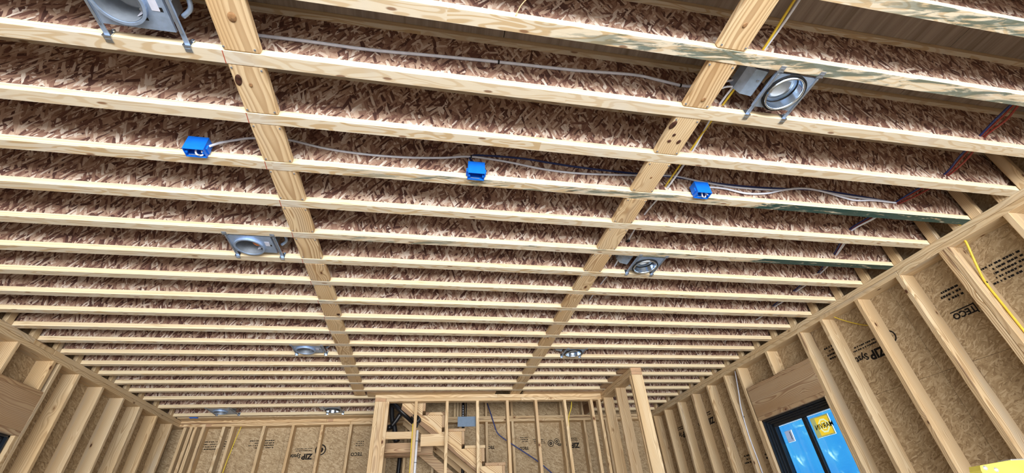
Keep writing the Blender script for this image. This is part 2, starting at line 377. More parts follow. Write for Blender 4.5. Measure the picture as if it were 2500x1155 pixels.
def text(name, s, size, pos, rdir, udir, m, parent, thick=0.0006, align='LEFT', bold=0.0):
    """lettering laid on a surface: rdir = reading direction, udir = up of the letters"""
    cu = bpy.data.curves.new('t', 'FONT'); cu.body = s; cu.size = size; cu.extrude = thick; cu.align_x = align; cu.offset = bold; cu.resolution_u = 2
    t = bpy.data.objects.new('t', cu); COL.objects.link(t)
    dg = bpy.context.evaluated_depsgraph_get(); dg.update()
    me = bpy.data.meshes.new_from_object(t.evaluated_get(dg)); bpy.data.objects.remove(t, do_unlink=True); bpy.data.curves.remove(cu)
    me.materials.clear()
    r = Vector(rdir); u = Vector(udir); n = r.cross(u); p = up(pos)
    return link(name, me, m, parent, mw=Matrix(((r.x, u.x, n.x, p.x), (r.y, u.y, n.y, p.y), (r.z, u.z, n.z, p.z), (0, 0, 0, 1))))

# ------------------------------------------------------------------ setting
XL, XR, YF = -3.320, 3.735, 7.12           # faces of the stud walls
TP = 1.606                                 # underside of the double top plates
D6, D4, T = 0.140, 0.089, 0.038
YB = -4.4; YW = -1.5
floor = empty('floor', (0, 0, 0), kind='structure')
beam('floor_slab', XL - .3, XR + .3, YB - 0.2, YF + .3, -ZO - 0.12, -ZO, FLOOR, floor, 0)

ceil = empty('ceiling', (0, 0, H + ZO + 0.40), kind='structure')
FW, FT, JH = 0.0595, 0.0382, 0.400   # flange width and depth, joist height
DZ = H + 0.401
# plywood sheets, 1.22 wide along the joists, joints gapped
xs = [XL - 0.2, -2.15, -0.93, 0.29, 1.51, 2.735, XR + 0.2]
for i in range(len(xs) - 1):
    for (ya, yb) in ((YB, -1.6), (-1.6, 0.86), (0.86, 3.30), (3.30, 5.90)):
        beam('subfloor_panel', xs[i] + 0.002, xs[i + 1] - 0.002, ya + 0.001, yb - 0.001, DZ, DZ + 0.018, PLY, ceil, 0, axes=(1, 0, 2))
beam('subfloor_panel', XL - 0.2, -0.62, 5.90, YF + 0.2, DZ, DZ + 0.018, PLY, ceil, 0, axes=(1, 0, 2))
beam('subfloor_panel', 2.45, XR + 0.2, 5.90, YF + 0.2, DZ, DZ + 0.018, PLY, ceil, 0, axes=(1, 0, 2))

# ---- side walls
wr = empty('wall_right', (XR, 3, 0), kind='structure')
wl = empty('wall_left', (XL, 3, 0), kind='structure')
wf = empty('wall_far', (0, YF, 0), kind='structure')
ZB = -ZO + T
def stud_r(y, z0=ZB, z1=TP, x0=XR, m=LU, name='stud'):
    return beam(name, x0, x0 + D6, y, y + T, z0, z1, m if random.random() < .6 else LU2, wr)
def stud_l(y, z0=ZB, z1=TP, m=LU, name='stud'):
    return beam(name, XL - D6, XL, y, y + T, z0, z1, m if random.random() < .6 else LU2, wl)
for y in (1.582, 1.988, 2.028, 2.392, 2.812, 3.230, 3.539, 4.610, 4.892, 5.298, 5.697, 6.115, 6.545, 6.93): stud_r(y)
y = 1.17
while y > YW: stud_r(y); y -= 0.406
for y in (4.585, 4.872, 5.275, 5.682, 6.047, 6.087, 6.478, 6.905): stud_l(y)
y = 2.9
while y > YW: stud_l(y); y -= 0.406
# plates, each of two or three lengths
def plates_y(par, x0, x1, breaks_hi, breaks_lo):
    for br, z0, z1 in ((breaks_hi, TP + T + 0.003, H), (breaks_lo, TP, TP + T + 0.001)):
        for a, b in zip(br, br[1:]): beam('top_plate', x0, x1, a + 0.001, b - 0.001, z0, z1, LU, par, 0.003)
plates_y(wr, XR, XR + D6, [YW, 0.4, 5.1, YF + D6], [YW, 2.40, YF + D6])
plates_y(wl, XL - D6, XL, [YW, 1.9, 4.2, 4.46, YF + D6], [YW, 3.1, YF + D6])
beam('sole_plate', XR, XR + D6, YW, YF, -ZO, ZB, LU, wr); beam('sole_plate', XL - D6, XL, YW, YF, -ZO, ZB, LU, wl)
# sheathing with joints; the opening for each window is left free
WY0, WY1, WT, WBt = 3.600, 4.570, 0.985, -0.62
LY0, LY1 = 3.56, 4.540
def sheath(par, xa, xb, y0, y1, z0, z1):
    return beam('sheathing_panel', xa, xb, y0 + .001, y1 - .001, z0 + .001, z1 - .001, SHE, par, 0, axes=(1, 2, 0))
for par, xa, xb, o0, o1 in ((wr, XR + D6, XR + D6 + .012, WY0, WY1), (wl, XL - D6 - .012, XL - D6, LY0, LY1)):
    for a, b in ((YW, 0.44), (0.44, 2.62), (2.62, o0)):
        sheath(par, xa, xb, a, b, -ZO, -0.33); sheath(par, xa, xb, a, b, -0.33, 0.89); sheath(par, xa, xb, a, b, 0.89, DZ)
    sheath(par, xa, xb, o0, o1, WT, DZ); sheath(par, xa, xb, o0, o1, -ZO, WBt)
    for a, b in ((o1, 5.9), (5.9, YF + D6 + 0.012)):
        sheath(par, xa, xb, a, b, -ZO, -0.33); sheath(par, xa, xb, a, b, -0.33, 0.89); sheath(par, xa, xb, a, b, 0.89, DZ)
# unseen black sheets added outside the walls and deck, blocking sky through the joints
for par, xa, xb, o0, o1 in ((wr, XR + D6 + .014, XR + D6 + .017, WY0, WY1), (wl, XL - D6 - .017, XL - D6 - .014, LY0, LY1)):
    for a, b, z0, z1 in ((YW, o0 - .01, -ZO, DZ), (o1 + .01, YF + D6, -ZO, DZ), (o0 - .01, o1 + .01, WT + .01, DZ), (o0 - .01, o1 + .01, -ZO, WBt - .02)):
        beam('wall_seam_light_block', xa, xb, a, b, z0, z1, GASK, par, 0, axes=(1, 2, 0))
beam('wall_seam_light_block', XL - D6, XR + D6, YF + D6 + .014, YF + D6 + .017, -ZO, 3.3, GASK, wf, 0, axes=(0, 2, 1))
for a, b, c, d in ((XL - .3, XR + .3, YB, 5.90), (XL - .3, -0.62, 5.90, YF + .3), (2.62, XR + .3, 5.90, YF + .3)):
    beam('deck_seam_light_block', a, b, c, d, DZ + .020, DZ + .024, GASK, ceil, 0, axes=(0, 1, 2))
# headers over the two windows
HZ0, HZ1 = 1.025, 1.312
for par, x0, x1, y0, y1, crip in ((wr, XR, XR + D6, 3.577, 4.585, (4.060,)), (wl, XL - D6, XL, 3.2, 4.585, (4.054, 3.65))):
    beam('header', x0, x1, y0, y1, HZ0, HZ1, LH, par)
    beam('header_plate', x0, x1, y0, y1, HZ1 + .001, HZ1 + T, LH, par)
    beam('header_trim_board', x0, x1, y0, y1, HZ0 - T - .001, HZ0 - .001, LH, par)
    for c in crip: beam('cripple_stud', x0, x1, c, c + T, HZ1 + T, TP, LU2, par)
beam('cripple_stud', XL - D6, XL, 4.505, 4.543, HZ1 + T + .001, TP, LU2, wl)
beam('jack_stud', XR, XR + D6, 4.570, 4.608, ZB, HZ0 - T, LU, wr); beam('jack_stud', XR, XR + D6, 3.579, 3.600, ZB, HZ0 - T, LU, wr)
beam('jack_stud', XL - D6, XL, 4.545, 4.583, ZB, HZ0 - T, LU, wl)
beam('sill_board', XR, XR + D6, 3.6, 4.57, WBt - T, WBt, LU, wr); beam('sill_board', XL - D6, XL, 3.56, 4.545, WBt - T, WBt, LU, wl)

# ---- far wall
def stud_f(x, z0=ZB, z1=TP, wd=T): return beam('stud', x, x + wd, YF, YF + D6, z0, z1, LU if random.random() < .6 else LU2, wf)
for x in (-3.262, -3.186, -3.130, -3.030, -2.772, -2.657, -2.246, -1.858, -1.458, -1.058, -0.66, -0.25, 0.16, 0.55, 0.590, 0.967, 1.380, 1.79, 2.200, 2.575, 2.95, 3.30, 3.66): stud_f(x)
for br, z0, z1 in (([XL, -1.39, 0.72, XR], TP + T + .003, H), ([XL, -2.99, -1.05, 1.35, XR], TP, TP + T + .001)):
    for a, b in zip(br, br[1:]): beam('top_plate', a + .001, b - .001, YF, YF + D6, z0, z1, LU2, wf, 0.003)
beam('plate_end', -1.375, -1.30, YF - .004, YF + .01, TP + T + .004, H - .002, RUST, wf, 0.001)
beam('plate_end', -2.99, -2.92, YF - .004, YF + .01, TP + .002, TP + T - .001, RUST, wf, 0.001)
beam('sole_plate', XL, XR, YF, YF + D6, -ZO, ZB, LU, wf)
for a, b in ((XL - D6, -1.95), (-1.95, 0.49), (0.49, 2.93), (2.93, XR + D6)):
    for z0, z1 in ((-ZO, -0.33), (-0.33, 0.89), (0.89, 2.11), (2.11, 3.3)):
        beam('sheathing_panel', a + .001, b - .001, YF + D6, YF + D6 + .012, z0 + .001, z1 - .001, SHE, wf, 0, axes=(0, 2, 1))
# stairwell: studs and sheathing of the upper floor
for x in (0.47, 0.515, 0.56, 0.967, 1.380, 1.79, 2.200, 2.575): beam('upper_stud', x, x + T, YF, YF + D6, H, 3.0, LU, wf)
beam('nailer_board', XL, -0.62, 6.975, 7.125, H + .001, H + T, LU, wf)

# ---- stair partition, its left side wall and the stub wall to the right
YS = 5.930
ws = empty('wall_center', (1, YS, 0), kind='structure')
for a, b in ((-0.618, 0.98), (0.98, 2.600)):
    beam('top_plate', a, b - .001, YS, YS + D4, TP + T + .003, H, LU2, ws, 0.003)
for a, b in ((-0.478, 1.30), (1.30, 2.500)):
    beam('top_plate', a, b - .001, YS, YS + D4, TP, TP + T + .001, LU2, ws, 0.003)
beam('top_plate', -0.614, -0.480, YS - .001, YS + D4, TP, TP + T + .001, RUST, ws, 0.001)
for x in (-0.614, -0.567, -0.478): beam('stud', x, x + (0.046 if x < -.6 else 0.088 if x < -.5 else 0.042), YS, YS + D4, ZB, TP, LU2, ws)
for x in (-0.112, 0.286, 0.687, 1.090, 1.490, 1.899, 2.289, 2.405): beam('stud', x, x + T, YS, YS + D4, ZB, TP, LU2, ws)
beam('nailer_board', -0.72, 0.945, 5.835, YS + D4, H + .001, H + T, LU2, ws)
beam('nailer_board', 1.335, 2.47, 5.835, YS + D4, H + .001, H + T, LU2, ws)
beam('blocking', -0.440, -0.118, YS + .012, YS + .05, 1.160, 1.243, LU2, ws)
beam('sole_plate', -0.618, 2.6, YS, YS + D4, -ZO, ZB, LU, ws)
w2 = empty('wall_stair_side', (-.55, 6.5, 0), kind='structure')
for a, b in ((TP + T + .003, H), (TP, TP + T + .001)): beam('top_plate', -0.614, -0.478, YS + D4 + .002, YF - .002, a, b, LU, w2)
for y in (6.25, 6.65, 7.05): beam('stud', -0.614, -0.478, y, y + T, ZB, TP, LU, w2)
beam('upper_panel', -0.630, -0.618, YS + D4, YF, H + .44, 3.2, SHE, w2, 0, axes=(1, 2, 0))
wq = empty('wall_stub', (2.52, 5.4, 0), kind='structure')
for a, b in ((TP + T + .003, H), (TP, TP + T + .001)): beam('top_plate', 2.458, 2.598, 4.862, YS - .002, a, b, LU, wq)
for a, b in ((TP + T + .004, H - .001), (TP + .001, TP + T)): beam('plate_end', 2.460, 2.596, 4.856, 4.864, a, b, RUST, wq, 0.001)
beam('post', 2.457, 2.598, 4.858, 4.896, ZB, TP, LU2, wq); beam('post', 2.452, 2.592, 4.898, 4.936, ZB, TP, LU2, wq)
for y in (5.385, 5.83): beam('stud', 2.457, 2.597, y, y + T, ZB, TP, LU2, wq)
for ya, yb in ((4.884, 5.117), (5.178, 5.422), (5.483, 5.712)): beam('nailer_board', 2.38, 2.66, ya, yb, H + .001, H + T, LH, wq)
# closing walls of the stairwell above the partition
beam('upper_panel', -0.62, 2.62, YS + .02, YS + .032, H + .43, 3.2, SHE, ws, 0, axes=(0, 2, 1))
beam('rim_beam', 2.605, 2.643, YS + D4, YF, H + .001, H + JH, LH, wq); beam('upper_panel', 2.62, 2.632, YS, YF, H + JH + .001, 3.2, SHE, wq, 0, axes=(1, 2, 0))
beam('upper_panel', -0.62, 2.62, YS, YF + .1, 3.2, 3.22, PLY, ws, 0, axes=(0, 1, 2))

# ---- lettering printed on the sheathing (upside down, as the sheets hang)
PX, PY = XR + D6 - .0015, YF + D6 - .0015
random.seed(3)
def lines_mesh(rows, wd, hh, gap):
    """rows of small print, too small to read: broken dashes"""
    mb = MB(); y = 0
    for q in range(rows):
        x = 0; L = wd * random.uniform(.65, 1)
        while x < L:
            a = random.uniform(.2, .9) * hh * 1.4; mb.box(x, min(x + a, L), y, y + hh * .75, 0, .0008); x += a + hh * random.choice((.25, .25, .8))
        y -= hh + gap
    return mb
def place(mb, name, m, pos, r, u, par):
    r = Vector(r); u = Vector(u); n = r.cross(u); p = up(pos)
    return mb.build(name, m, par, mw=Matrix(((r.x, u.x, n.x, p.x), (r.y, u.y, n.y, p.y), (r.z, u.z, n.z, p.z), (0, 0, 0, 1))))
def ring_logo(par, pos, r, u, R):
    mb = MB().lathe([(R * .80, 0), (R, 0), (R, .0008), (R * .8, .0008), (R * .8, 0)], 24)
    mb.lathe([(R * .18, 0), (R * .48, 0), (R * .48, .0008), (R * .18, .0008), (R * .18, 0)], 14)
    place(mb, 'printed_emblem', INK, pos, r, u, par)
Rr, Uu = (0, 1, 0), (0, 0, -1)
def stamps_right(y, z):
    text('printed_lettering', 'ZIP', 0.105, (PX, y, z), Rr, Uu, INK, wr, bold=.004)
    text('printed_lettering', 'System', 0.078, (PX, y + .165, z), Rr, Uu, INK, wr, bold=.002)
    place(lines_mesh(2, .34, .016, .012), 'printed_small_text', INK, (PX, y + .03, z + .055), Rr, Uu, wr)
stamps_right(2.935, 1.222); ring_logo(wr, (PX, 2.835, 1.262), Rr, Uu, .055)
place(lines_mesh(4, .22, .020, .014), 'printed_small_text', INK, (PX, 3.30, 1.31), Rr, Uu, wr)
text('printed_lettering', 'TECO', 0.062, (PX, 2.165, 1.222), Rr, Uu, INK, wr, bold=.002)
place(MB().box(-.005, .165, -.018, -.010, 0, .0008).box(-.008, 0, -.02, .055, 0, .0008), 'stamp_border', INK, (PX, 2.165, 1.222), Rr, Uu, wr)
place(lines_mesh(3, .15, .020, .012), 'printed_small_text', INK, (PX, 2.170, 1.335), Rr, Uu, wr)
place(lines_mesh(5, .26, .018, .012), 'printed_small_text', INK, (PX, 1.74, 1.30), Rr, Uu, wr)
stamps_right(5.58, 1.27); stamps_right(6.30, 1.25)
place(lines_mesh(4, .20, .022, .014), 'printed_small_text', INK, (PX, 4.66, 0.62), Rr, Uu, wr)
place(lines_mesh(3, .20, .022, .014), 'printed_small_text', INK, (PX, 5.05, 0.66), Rr, Uu, wr)
Rf = (-1, 0, 0)
def stamps_far(x, z):
    text('printed_lettering', 'ZIP', 0.10, (x, PY, z), Rf, Uu, INK, wf, bold=.004)
    text('printed_lettering', 'System', 0.072, (x - .155, PY, z), Rf, Uu, INK, wf, bold=.002)
    place(lines_mesh(2, .32, .014, .012), 'printed_small_text', INK, (x - .02, PY, z + .05), Rf, Uu, wf)
stamps_far(-1.53, 1.245); ring_logo(wf, (-1.43, PY, 1.295), Rf, Uu, .075)
text('printed_lettering', 'TECO', 0.062, (-0.84, PY, 1.245), Rf, Uu, INK, wf, bold=.002)
place(lines_mesh(3, .14, .016, .012), 'printed_small_text', INK, (-0.84, PY, 1.345), Rf, Uu, wf)
for x in (-2.08, -2.60, -2.88): place(lines_mesh(4, .36, .017, .014), 'printed_small_text', INK, (x, PY, 1.35), Rf, Uu, wf)
text('printed_lettering', 'TECO', 0.055, (1.66, PY, 1.255), Rf, Uu, INK, wf, bold=.002)
place(lines_mesh(3, .13, .016, .012), 'printed_small_text', INK, (1.66, PY, 1.34), Rf, Uu, wf)
place(lines_mesh(3, .22, .014, .012), 'printed_small_text', INK, (1.93, PY, 1.31), Rf, Uu, wf)
ring_logo(wf, (2.03, PY, 1.295), Rf, Uu, .05); ring_logo(wf, (2.13, PY, 1.32), Rf, Uu, .045)
stamps_far(2.50, 1.29)
text('printed_lettering', 'TECO', 0.055, (1.12, PY, 1.28), Rf, Uu, INK, wf, bold=.002)
random.seed(11)

# ---- windows
def window(n, x_in, sgn, y0, y1, sticker):
    """black frame set to the outside of the stud opening; sgn = +1 right wall, -1 left wall"""
    W = empty('window_%d' % n, (x_in + sgn * D6, (y0 + y1) / 2, WBt + ZO), kind='structure')
    top, bot = WT, WBt
    xa = x_in + sgn * 0.030; xb = x_in + sgn * 0.150
    def bx(nm, xx0, xx1, ya, yb, za, zb, m=FRAME): return beam(nm, min(xx0, xx1), max(xx0, xx1), ya, yb, za, zb, m, W, 0.002)
    bx('jamb', xa, xb, y1 - .018, y1, bot, top); bx('jamb', xa, xb, y0, y0 + .018, bot, top)
    bx('head_jamb', xa, xb, y0, y1, top - .018, top); bx('sill', xa, xb, y0, y1, bot, bot + .018)
    for i, (dx, dy) in enumerate(((0.055, .034), (0.075, .052), (0.095, .085))):
        xc = x_in + sgn * dx
        bx('stop_profile', xc, xb, y1 - dy, y1 - .018, bot, top - .018); bx('stop_profile', xc, xb, y0 + .018, y0 + dy, bot, top - .018)
        bx('stop_profile', xc, xb, y0 + .018, y1 - .018, top - dy, top - .018)
    xg = x_in + sgn * .122
    gy0, gy1 = y0 + .085, y1 - .085; mid = (gy0 + gy1) / 2 - .02
    bx('muntin', x_in + sgn * .108, x_in + sgn * .138, mid - .024, mid + .024, bot, top - .085)
    def sheet(nm, X, a, b, c, d, m, par, th=.0008): return beam(nm, min(X, X + sgn * th), max(X, X + sgn * th), a, b, c, d, m, par, 0, axes=(2, 1, 0))
    for a, b in ((gy0, mid - .024), (mid + .024, gy1)):
        sheet('glass_pane', xg, a, b, bot + .018, top - .085, GLASS, W, .004)
    xf = xg + sgn * .0055
    SY0, SY1, SZ0, SZ1 = 3.775, 4.005, .690, .872          # the sticker sits on bare glass, the film is cut round it
    PY0, PY1, PZ0, PZ1 = 4.305, 4.405, .725, .835
    for a, b, q in ((gy0, mid - .024, (SY0, SY1, SZ0, SZ1)), (mid + .024, gy1, (PY0, PY1, PZ0, PZ1))):
        if not sticker: sheet('protective_film', xf, a, b, bot + .018, top - .085, FILM, W); continue
        q = (max(q[0], a), min(q[1], b), q[2], q[3])
        sheet('protective_film', xf, a, b, bot + .018, q[2], FILM, W); sheet('protective_film', xf, a, b, q[3], top - .088, FILM, W)
        if q[0] > a + .001: sheet('protective_film', xf, a, q[0], q[2], q[3], FILM, W)
        if q[1] < b - .001: sheet('protective_film', xf, q[1], b, q[2], q[3], FILM, W)
    if sticker:
        X = xg - .0006
        st = empty('sticker', up((X, 3.86, .79))); st.parent = W; st.matrix_basis = W.matrix_basis.inverted() @ Matrix.Translation(up((X, 3.865, .79)))
        SC = (X, 3.868, .781)
        def octo(R0, R1, m, dx, rot=0.3):
            mb = MB()
            A = [(R0 * math.cos(a), R0 * math.sin(a)) for a in [rot + q * math.pi / 4 for q in range(8)]]
            B = [(R1 * math.cos(a), R1 * math.sin(a)) for a in [rot + q * math.pi / 4 for q in range(8)]]
            va = [mb.bm.verts.new((p[0], p[1], 0)) for p in A]
            if R1 > 0:
                vb = [mb.bm.verts.new((p[0], p[1], 0)) for p in B]
                for q in range(8): mb.bm.faces.new((va[q], va[(q + 1) % 8], vb[(q + 1) % 8], vb[q]))
            else: mb.bm.faces.new(va)
            place(mb, 'sticker_ring', m, (SC[0] - dx, SC[1], SC[2]), (0, -1, 0), (0, 0, 1), st)
        # pale margin, yellow field with a pale octagonal rosette: pieces meet edge to edge so the light comes through each once
        def ringfield(R):
            pts = [(R * math.cos(a), R * math.sin(a)) for a in [0.3 + q * math.pi / 4 for q in range(8)]]
            mb = MB(); sq = []
            for (x, y) in pts:
                k = .080 / max(abs(x), abs(y)); sq.append((x * k, y * k))
            cor = [(.080, .080), (-.080, .080), (-.080, -.080), (.080, -.080)]
            vi = [mb.bm.verts.new((p[0], p[1], 0)) for p in pts]; vo = [mb.bm.verts.new((p[0], p[1], 0)) for p in sq]
            for q in range(8):
                e = (q + 1) % 8; poly = [vi[q], vo[q]]
                for cx, cy in cor:
                    a0 = math.atan2(sq[q][1], sq[q][0]); a1 = math.atan2(sq[e][1], sq[e][0]); ac = math.atan2(cy, cx)
                    if 0 < (ac - a0) % (2 * math.pi) < (a1 - a0) % (2 * math.pi): poly.append(mb.bm.verts.new((cx, cy, 0)))
                mb.bm.faces.new(poly + [vo[e], vi[e]])
            place(mb, 'sticker_field', STK_Y, SC, (0, -1, 0), (0, 0, 1), st)
        ringfield(.066)
        for R0, R1, m in ((.066, .050, STK_P), (.050, .034, STK_Y), (.034, .024, STK_P), (.024, 0, STK_Y)): octo(R0, R1, m, 0)
        for a, b, c, d in ((SY0, SC[1] - .080, SZ0, SZ1), (SC[1] + .080, SY1, SZ0, SZ1), (SC[1] - .08, SC[1] + .08, SZ0, SC[2] - .08), (SC[1] - .08, SC[1] + .08, SC[2] + .08, SZ1)):
            beam('sticker_margin', X - .0002, X, a, b, c, d, STK_P, st, 0)
        text('sticker_lettering', 'MARVIN', .062, (X - .0016, 3.752, .760), (0, 1, 0), (0, 0, 1), INK, st, .0002, bold=.001)
        beam('paper_label', X - .0004, X, PY0, PY1, PZ0, PZ1, STK_W, W, 0)
        beam('label_barcode', X - .0012, X - .0008, 4.325, 4.338, .745, .82, GALD, W, 0)
window(1, XR, 1, WY0, WY1, True)
window(2, XL, -1, LY0, LY1, False)

# ------------------------------------------------------------------ I-joists
YN = [0.5316, 0.8408, 1.1481, 1.4596, 1.77, 2.0774, 2.3904, 2.6995, 3.0041, 3.3129, 3.6164, 3.9201, 4.2204, 4.5211, 4.8238, 5.1177, 5.4228, 5.7202, 6.0506, 6.4265, 6.8582]
ORD = ['first', 'second', 'third', 'fourth', 'fifth', 'sixth', 'seventh', 'eighth', 'ninth', 'tenth', 'eleventh', 'twelfth', 'thirteenth', 'fourteenth', 'fifteenth', 'sixteenth', 'seventeenth', 'eighteenth', 'nineteenth', 'twentieth', 'twenty-first']
NOTE = {0: 'green smears on its flange at the top right corner', 1: 'second from the top of the photo, green smears at right',
        2: 'carrying the lower hangers of the two nearest recessed lights', 3: 'plain, between the nearest lights and the one with blue boxes',
        4: 'with the three blue electrical boxes on its near side', 5: 'next one beyond the joist with the blue boxes',
        6: 'dark green paint along its right end, before the middle lights', 7: 'carrying the lower hangers of the middle pair of recessed lights'}
STAIN = {0: (.62, 1.7, 9), 1: (.56, 0.5, 9), 4: (.46, -0.45, 9), 6: (.42, -.8, 9), 5: (.06, -.5, 1.0), 8: (.10, -9, 9), 9: (.12, -9, 9), 10: (.10, 0, 9), 12: (.22, 1.5, 3.0), 13: (.1, -1, 2), 14: (.14, 1, 9), 16: (.2, 0, 3)}
def i_joist(i, y, x0, x1, label, hidden=False):
    t = empty('i_joist', ((x0 + x1) / 2, y + FW / 2, H + ZO), label, 'joist', 'wood I-joists of the floor above')
    f = beam('bottom_flange', x0, x1, y, y + FW, H, H + FT, LVL, t, 0.0012, axes=(0, 1, 2))
    a = STAIN.get(i)
    f['stain'] = float(a[0]) if a else 0.0; f['stain_from'] = float(a[1]) if a else 90.0; f['stain_to'] = float(a[2]) if a else 91.0
    beam('web', x0, x1, y + FW / 2 - .0055, y + FW / 2 + .0055, H + FT - .006, H + JH - FT + .006, WEB, t, 0, axes=(0, 2, 1))
    g = beam('top_flange', x0, x1, y, y + FW, H + JH - FT, H + JH, LVL, t, 0.0012, axes=(0, 1, 2))
    g['stain'] = 0.0; g['stain_from'] = 90.0; g['stain_to'] = 91.0
    f['paint_from'] = {4: 2.1, 6: 2.35}.get(i, 90.0); g['paint_from'] = 90.0
    if x1 > 3: beam('squash_block', XR + .002, XR + .040, y - .068, y - .004, H + .0005, H + JH - .004, LU, t)
    if x0 < -3: beam('squash_block', XL - .040, XL - .002, y - .068, y - .004, H + .0005, H + JH - .004, LU, t)
    if i in (2, 3, 4): beam('squash_block', XR + .002, XR + .040, y + FW + .004, y + FW + .070, H + .0005, H + JH - .004, LU, t)
    if 1 < i < 12:
        mb = MB(); M = Matrix.Translation(up((-0.884, y + FW / 2, H - .0006))) @ Matrix.Rotation(.05, 4, 'Z')
        mb.box(-.0015, .0015, -FW / 2, FW / 2, -.0002, .0004, M); mb.build('chalk_line', CHALK, f)
    return t
XA, XB = XL - .10, XR + .10
for i, y in enumerate(YN):
    nm = NOTE.get(i, '%s counted down from the top edge of the photo' % ORD[i])
    lab = 'wood I-joist with OSB web, ' + nm
    if i < 18: i_joist(i, y, XA, XB, lab)
    else:
        i_joist(i, y, XA, -0.575, 'short wood I-joist left of the stair, %s from the far wall' % ('third', 'second', 'first')[i - 18])
        i_joist(i, y, 2.645, XB, 'short wood I-joist right of the stub wall, %s from the far wall' % ('third', 'second', 'first')[i - 18])
for n, y in enumerate((0.226, -0.08, -0.385, -0.69)):
    i_joist(30, y, XA, XB, 'wood I-joist overhead behind the viewer, %s outside the top of the photo' % ORD[n])
for side, x0, x1, par in (('right', XR + .125, XR + .139, wr), ('left', XL - .139, XL - .125, wl)):
    beam('rim_board', x0, x1, YB, YF, H + .001, DZ - .001, SHE, par, 0, axes=(1, 2, 0))
beam('rim_board', XL, XR, YF + .125, YF + .139, H + .001, DZ - .001, SHE, wf, 0, axes=(0, 2, 1))

# ---- flat blocking between the joists
for nm, xa, xb, cnt in (('left', -0.884, -0.744, 18), ('right', 1.153, 1.293, 18)):
    row = empty('blocking_row', ((xa + xb) / 2, 3.2, H + ZO), '%s row of flat pine blocks nailed between the joists' % nm, 'blocking', 'rows of flat blocking')
    for i in range(0, 17):
        dx = random.uniform(-.006, .006)
        beam('block', xa + dx, xb + dx, YN[i] + FW + .001, YN[i + 1] - .001, H + random.uniform(0, .003), H + T, LU2, row, 0.005, axes=(1, 0, 2))
    beam('block', xa, xb, YN[17] + FW + .001, YS + .03, H + .002, H + T, LU2, row, 0.005, axes=(1, 0, 2))
    beam('block', xa, xb, .226 + FW + .001, YN[0] - .001, H, H + T, LU2, row, 0.005, axes=(1, 0, 2))
    KN = {'left': [(566, 42, .016, .022, 0), (582, 196, .014, .030, 1), (612, 208, .008, .011, 0), (826, 768, .014, .018, 1)],
          'right': [(1819, 62, .010, .013, 0), (1718, 244, .009, .013, 0), (1643, 306, .016, .028, 1), (1646, 330, .008, .010, 1), (1657, 347, .010, .015, 1), (1634, 345, .010, .010, 1), (1590, 434, .006, .008, 0)]}[nm]
    for px, py, ra, rb, dk in KN:
        d = r0 * ((px - 1250) / 1051.54) + r1 * ((py - 577.5) / 1051.54) + r2; d = d * (H / d.z)
        K = Matrix.Translation(up((d.x, d.y, H))) @ Matrix.Rotation(.25, 4, 'Z') @ Matrix.Diagonal((ra, rb, 1, 1))
        MB().lathe([(0, -.0008), (.55, -.0010), (.9, -.0006), (1.0, .0012)], 14, K).build('knot', KNOT_D if dk else KNOT, row, sm=True)
    mb = MB()
    for i in range(0, 12):
        for q in (.012, .128):
            for yy in (YN[i] + FW + .018, YN[i + 1] - .018):
                mb.lathe([(0, H - .0012 + ZO), (.0042, H - .0012 + ZO), (.0042, H + ZO + .004)], 8, Matrix.Translation(Vector((xa + q, yy, 0))))
    mb.build('nail_heads', GALD, row)['kind'] = 'stuff'

# ------------------------------------------------------------------ stairs
def prism_y(pts, y0, y1, name, m, par, slope=math.atan(.782)):
    """pts in (x, z) from the eye, extruded from y0 to y1; local X runs down the slope, local Y is the thickness"""
    c, q = math.cos(slope), math.sin(slope); ox = sum(p[0] for p in pts) / len(pts); oz = sum(p[1] for p in pts) / len(pts)
    mb = MB(); L = [((x - ox) * c - (z - oz) * q, (x - ox) * q + (z - oz) * c) for x, z in pts]; h = (y1 - y0) / 2
    a = [mb.bm.verts.new((p[0], -h, p[1])) for p in L]; b = [mb.bm.verts.new((p[0], h, p[1])) for p in L]
    mb.bm.faces.new(a[::-1]); mb.bm.faces.new(b)
    for i in range(len(L)): j = (i + 1) % len(L); mb.bm.faces.new((a[i], a[j], b[j], b[i]))
    M = Matrix(((c, 0, q, ox), (0, 1, 0, (y0 + y1) / 2), (-q, 0, c, oz + ZO), (0, 0, 0, 1)))
    return mb.build(name, m, par, mw=M)
st = empty('staircase', (0.6, 6.5, ZO), 'open wooden staircase with notched stringers behind the stud partition', 'staircase')
RX, RZ, X0, Z0 = 0.2575, 0.206, 0.296, 1.492     # run, rise, nose of the upper tread in view
pts = []
for q in range(-1, 8):
    xn = X0 + RX * q - .045; zt = Z0 - RZ * q - .035
    pts += [(xn - RX + .0, zt), (xn, zt)]
lo = [(pts[-1][0], pts[-1][1] - .2), (0.707, 0.767), (-0.367, 1.606), (pts[0][0] - .1, pts[0][1])]
lo = [(pts[-1][0], .767 - .782 * (pts[-1][0] - .707)), (pts[0][0] - .02, 1.606 - .782 * (pts[0][0] - .02 + .367))]
for y0 in (6.052, 6.50, 6.93):
    prism_y(pts + lo, y0, y0 + T, 'stringer', LU2, st)
for q in range(-1, 8):
    xn = X0 + RX * q; zt = Z0 - RZ * q
    beam('tread', xn - RX - .005, xn, 6.030, 7.0, zt - .035, zt, LH if q % 2 else LU, st, .003)
    beam('riser', xn - .044, xn - .010, 6.040, 7.0, zt - RZ + .018, zt - .036, LH, st, .002)
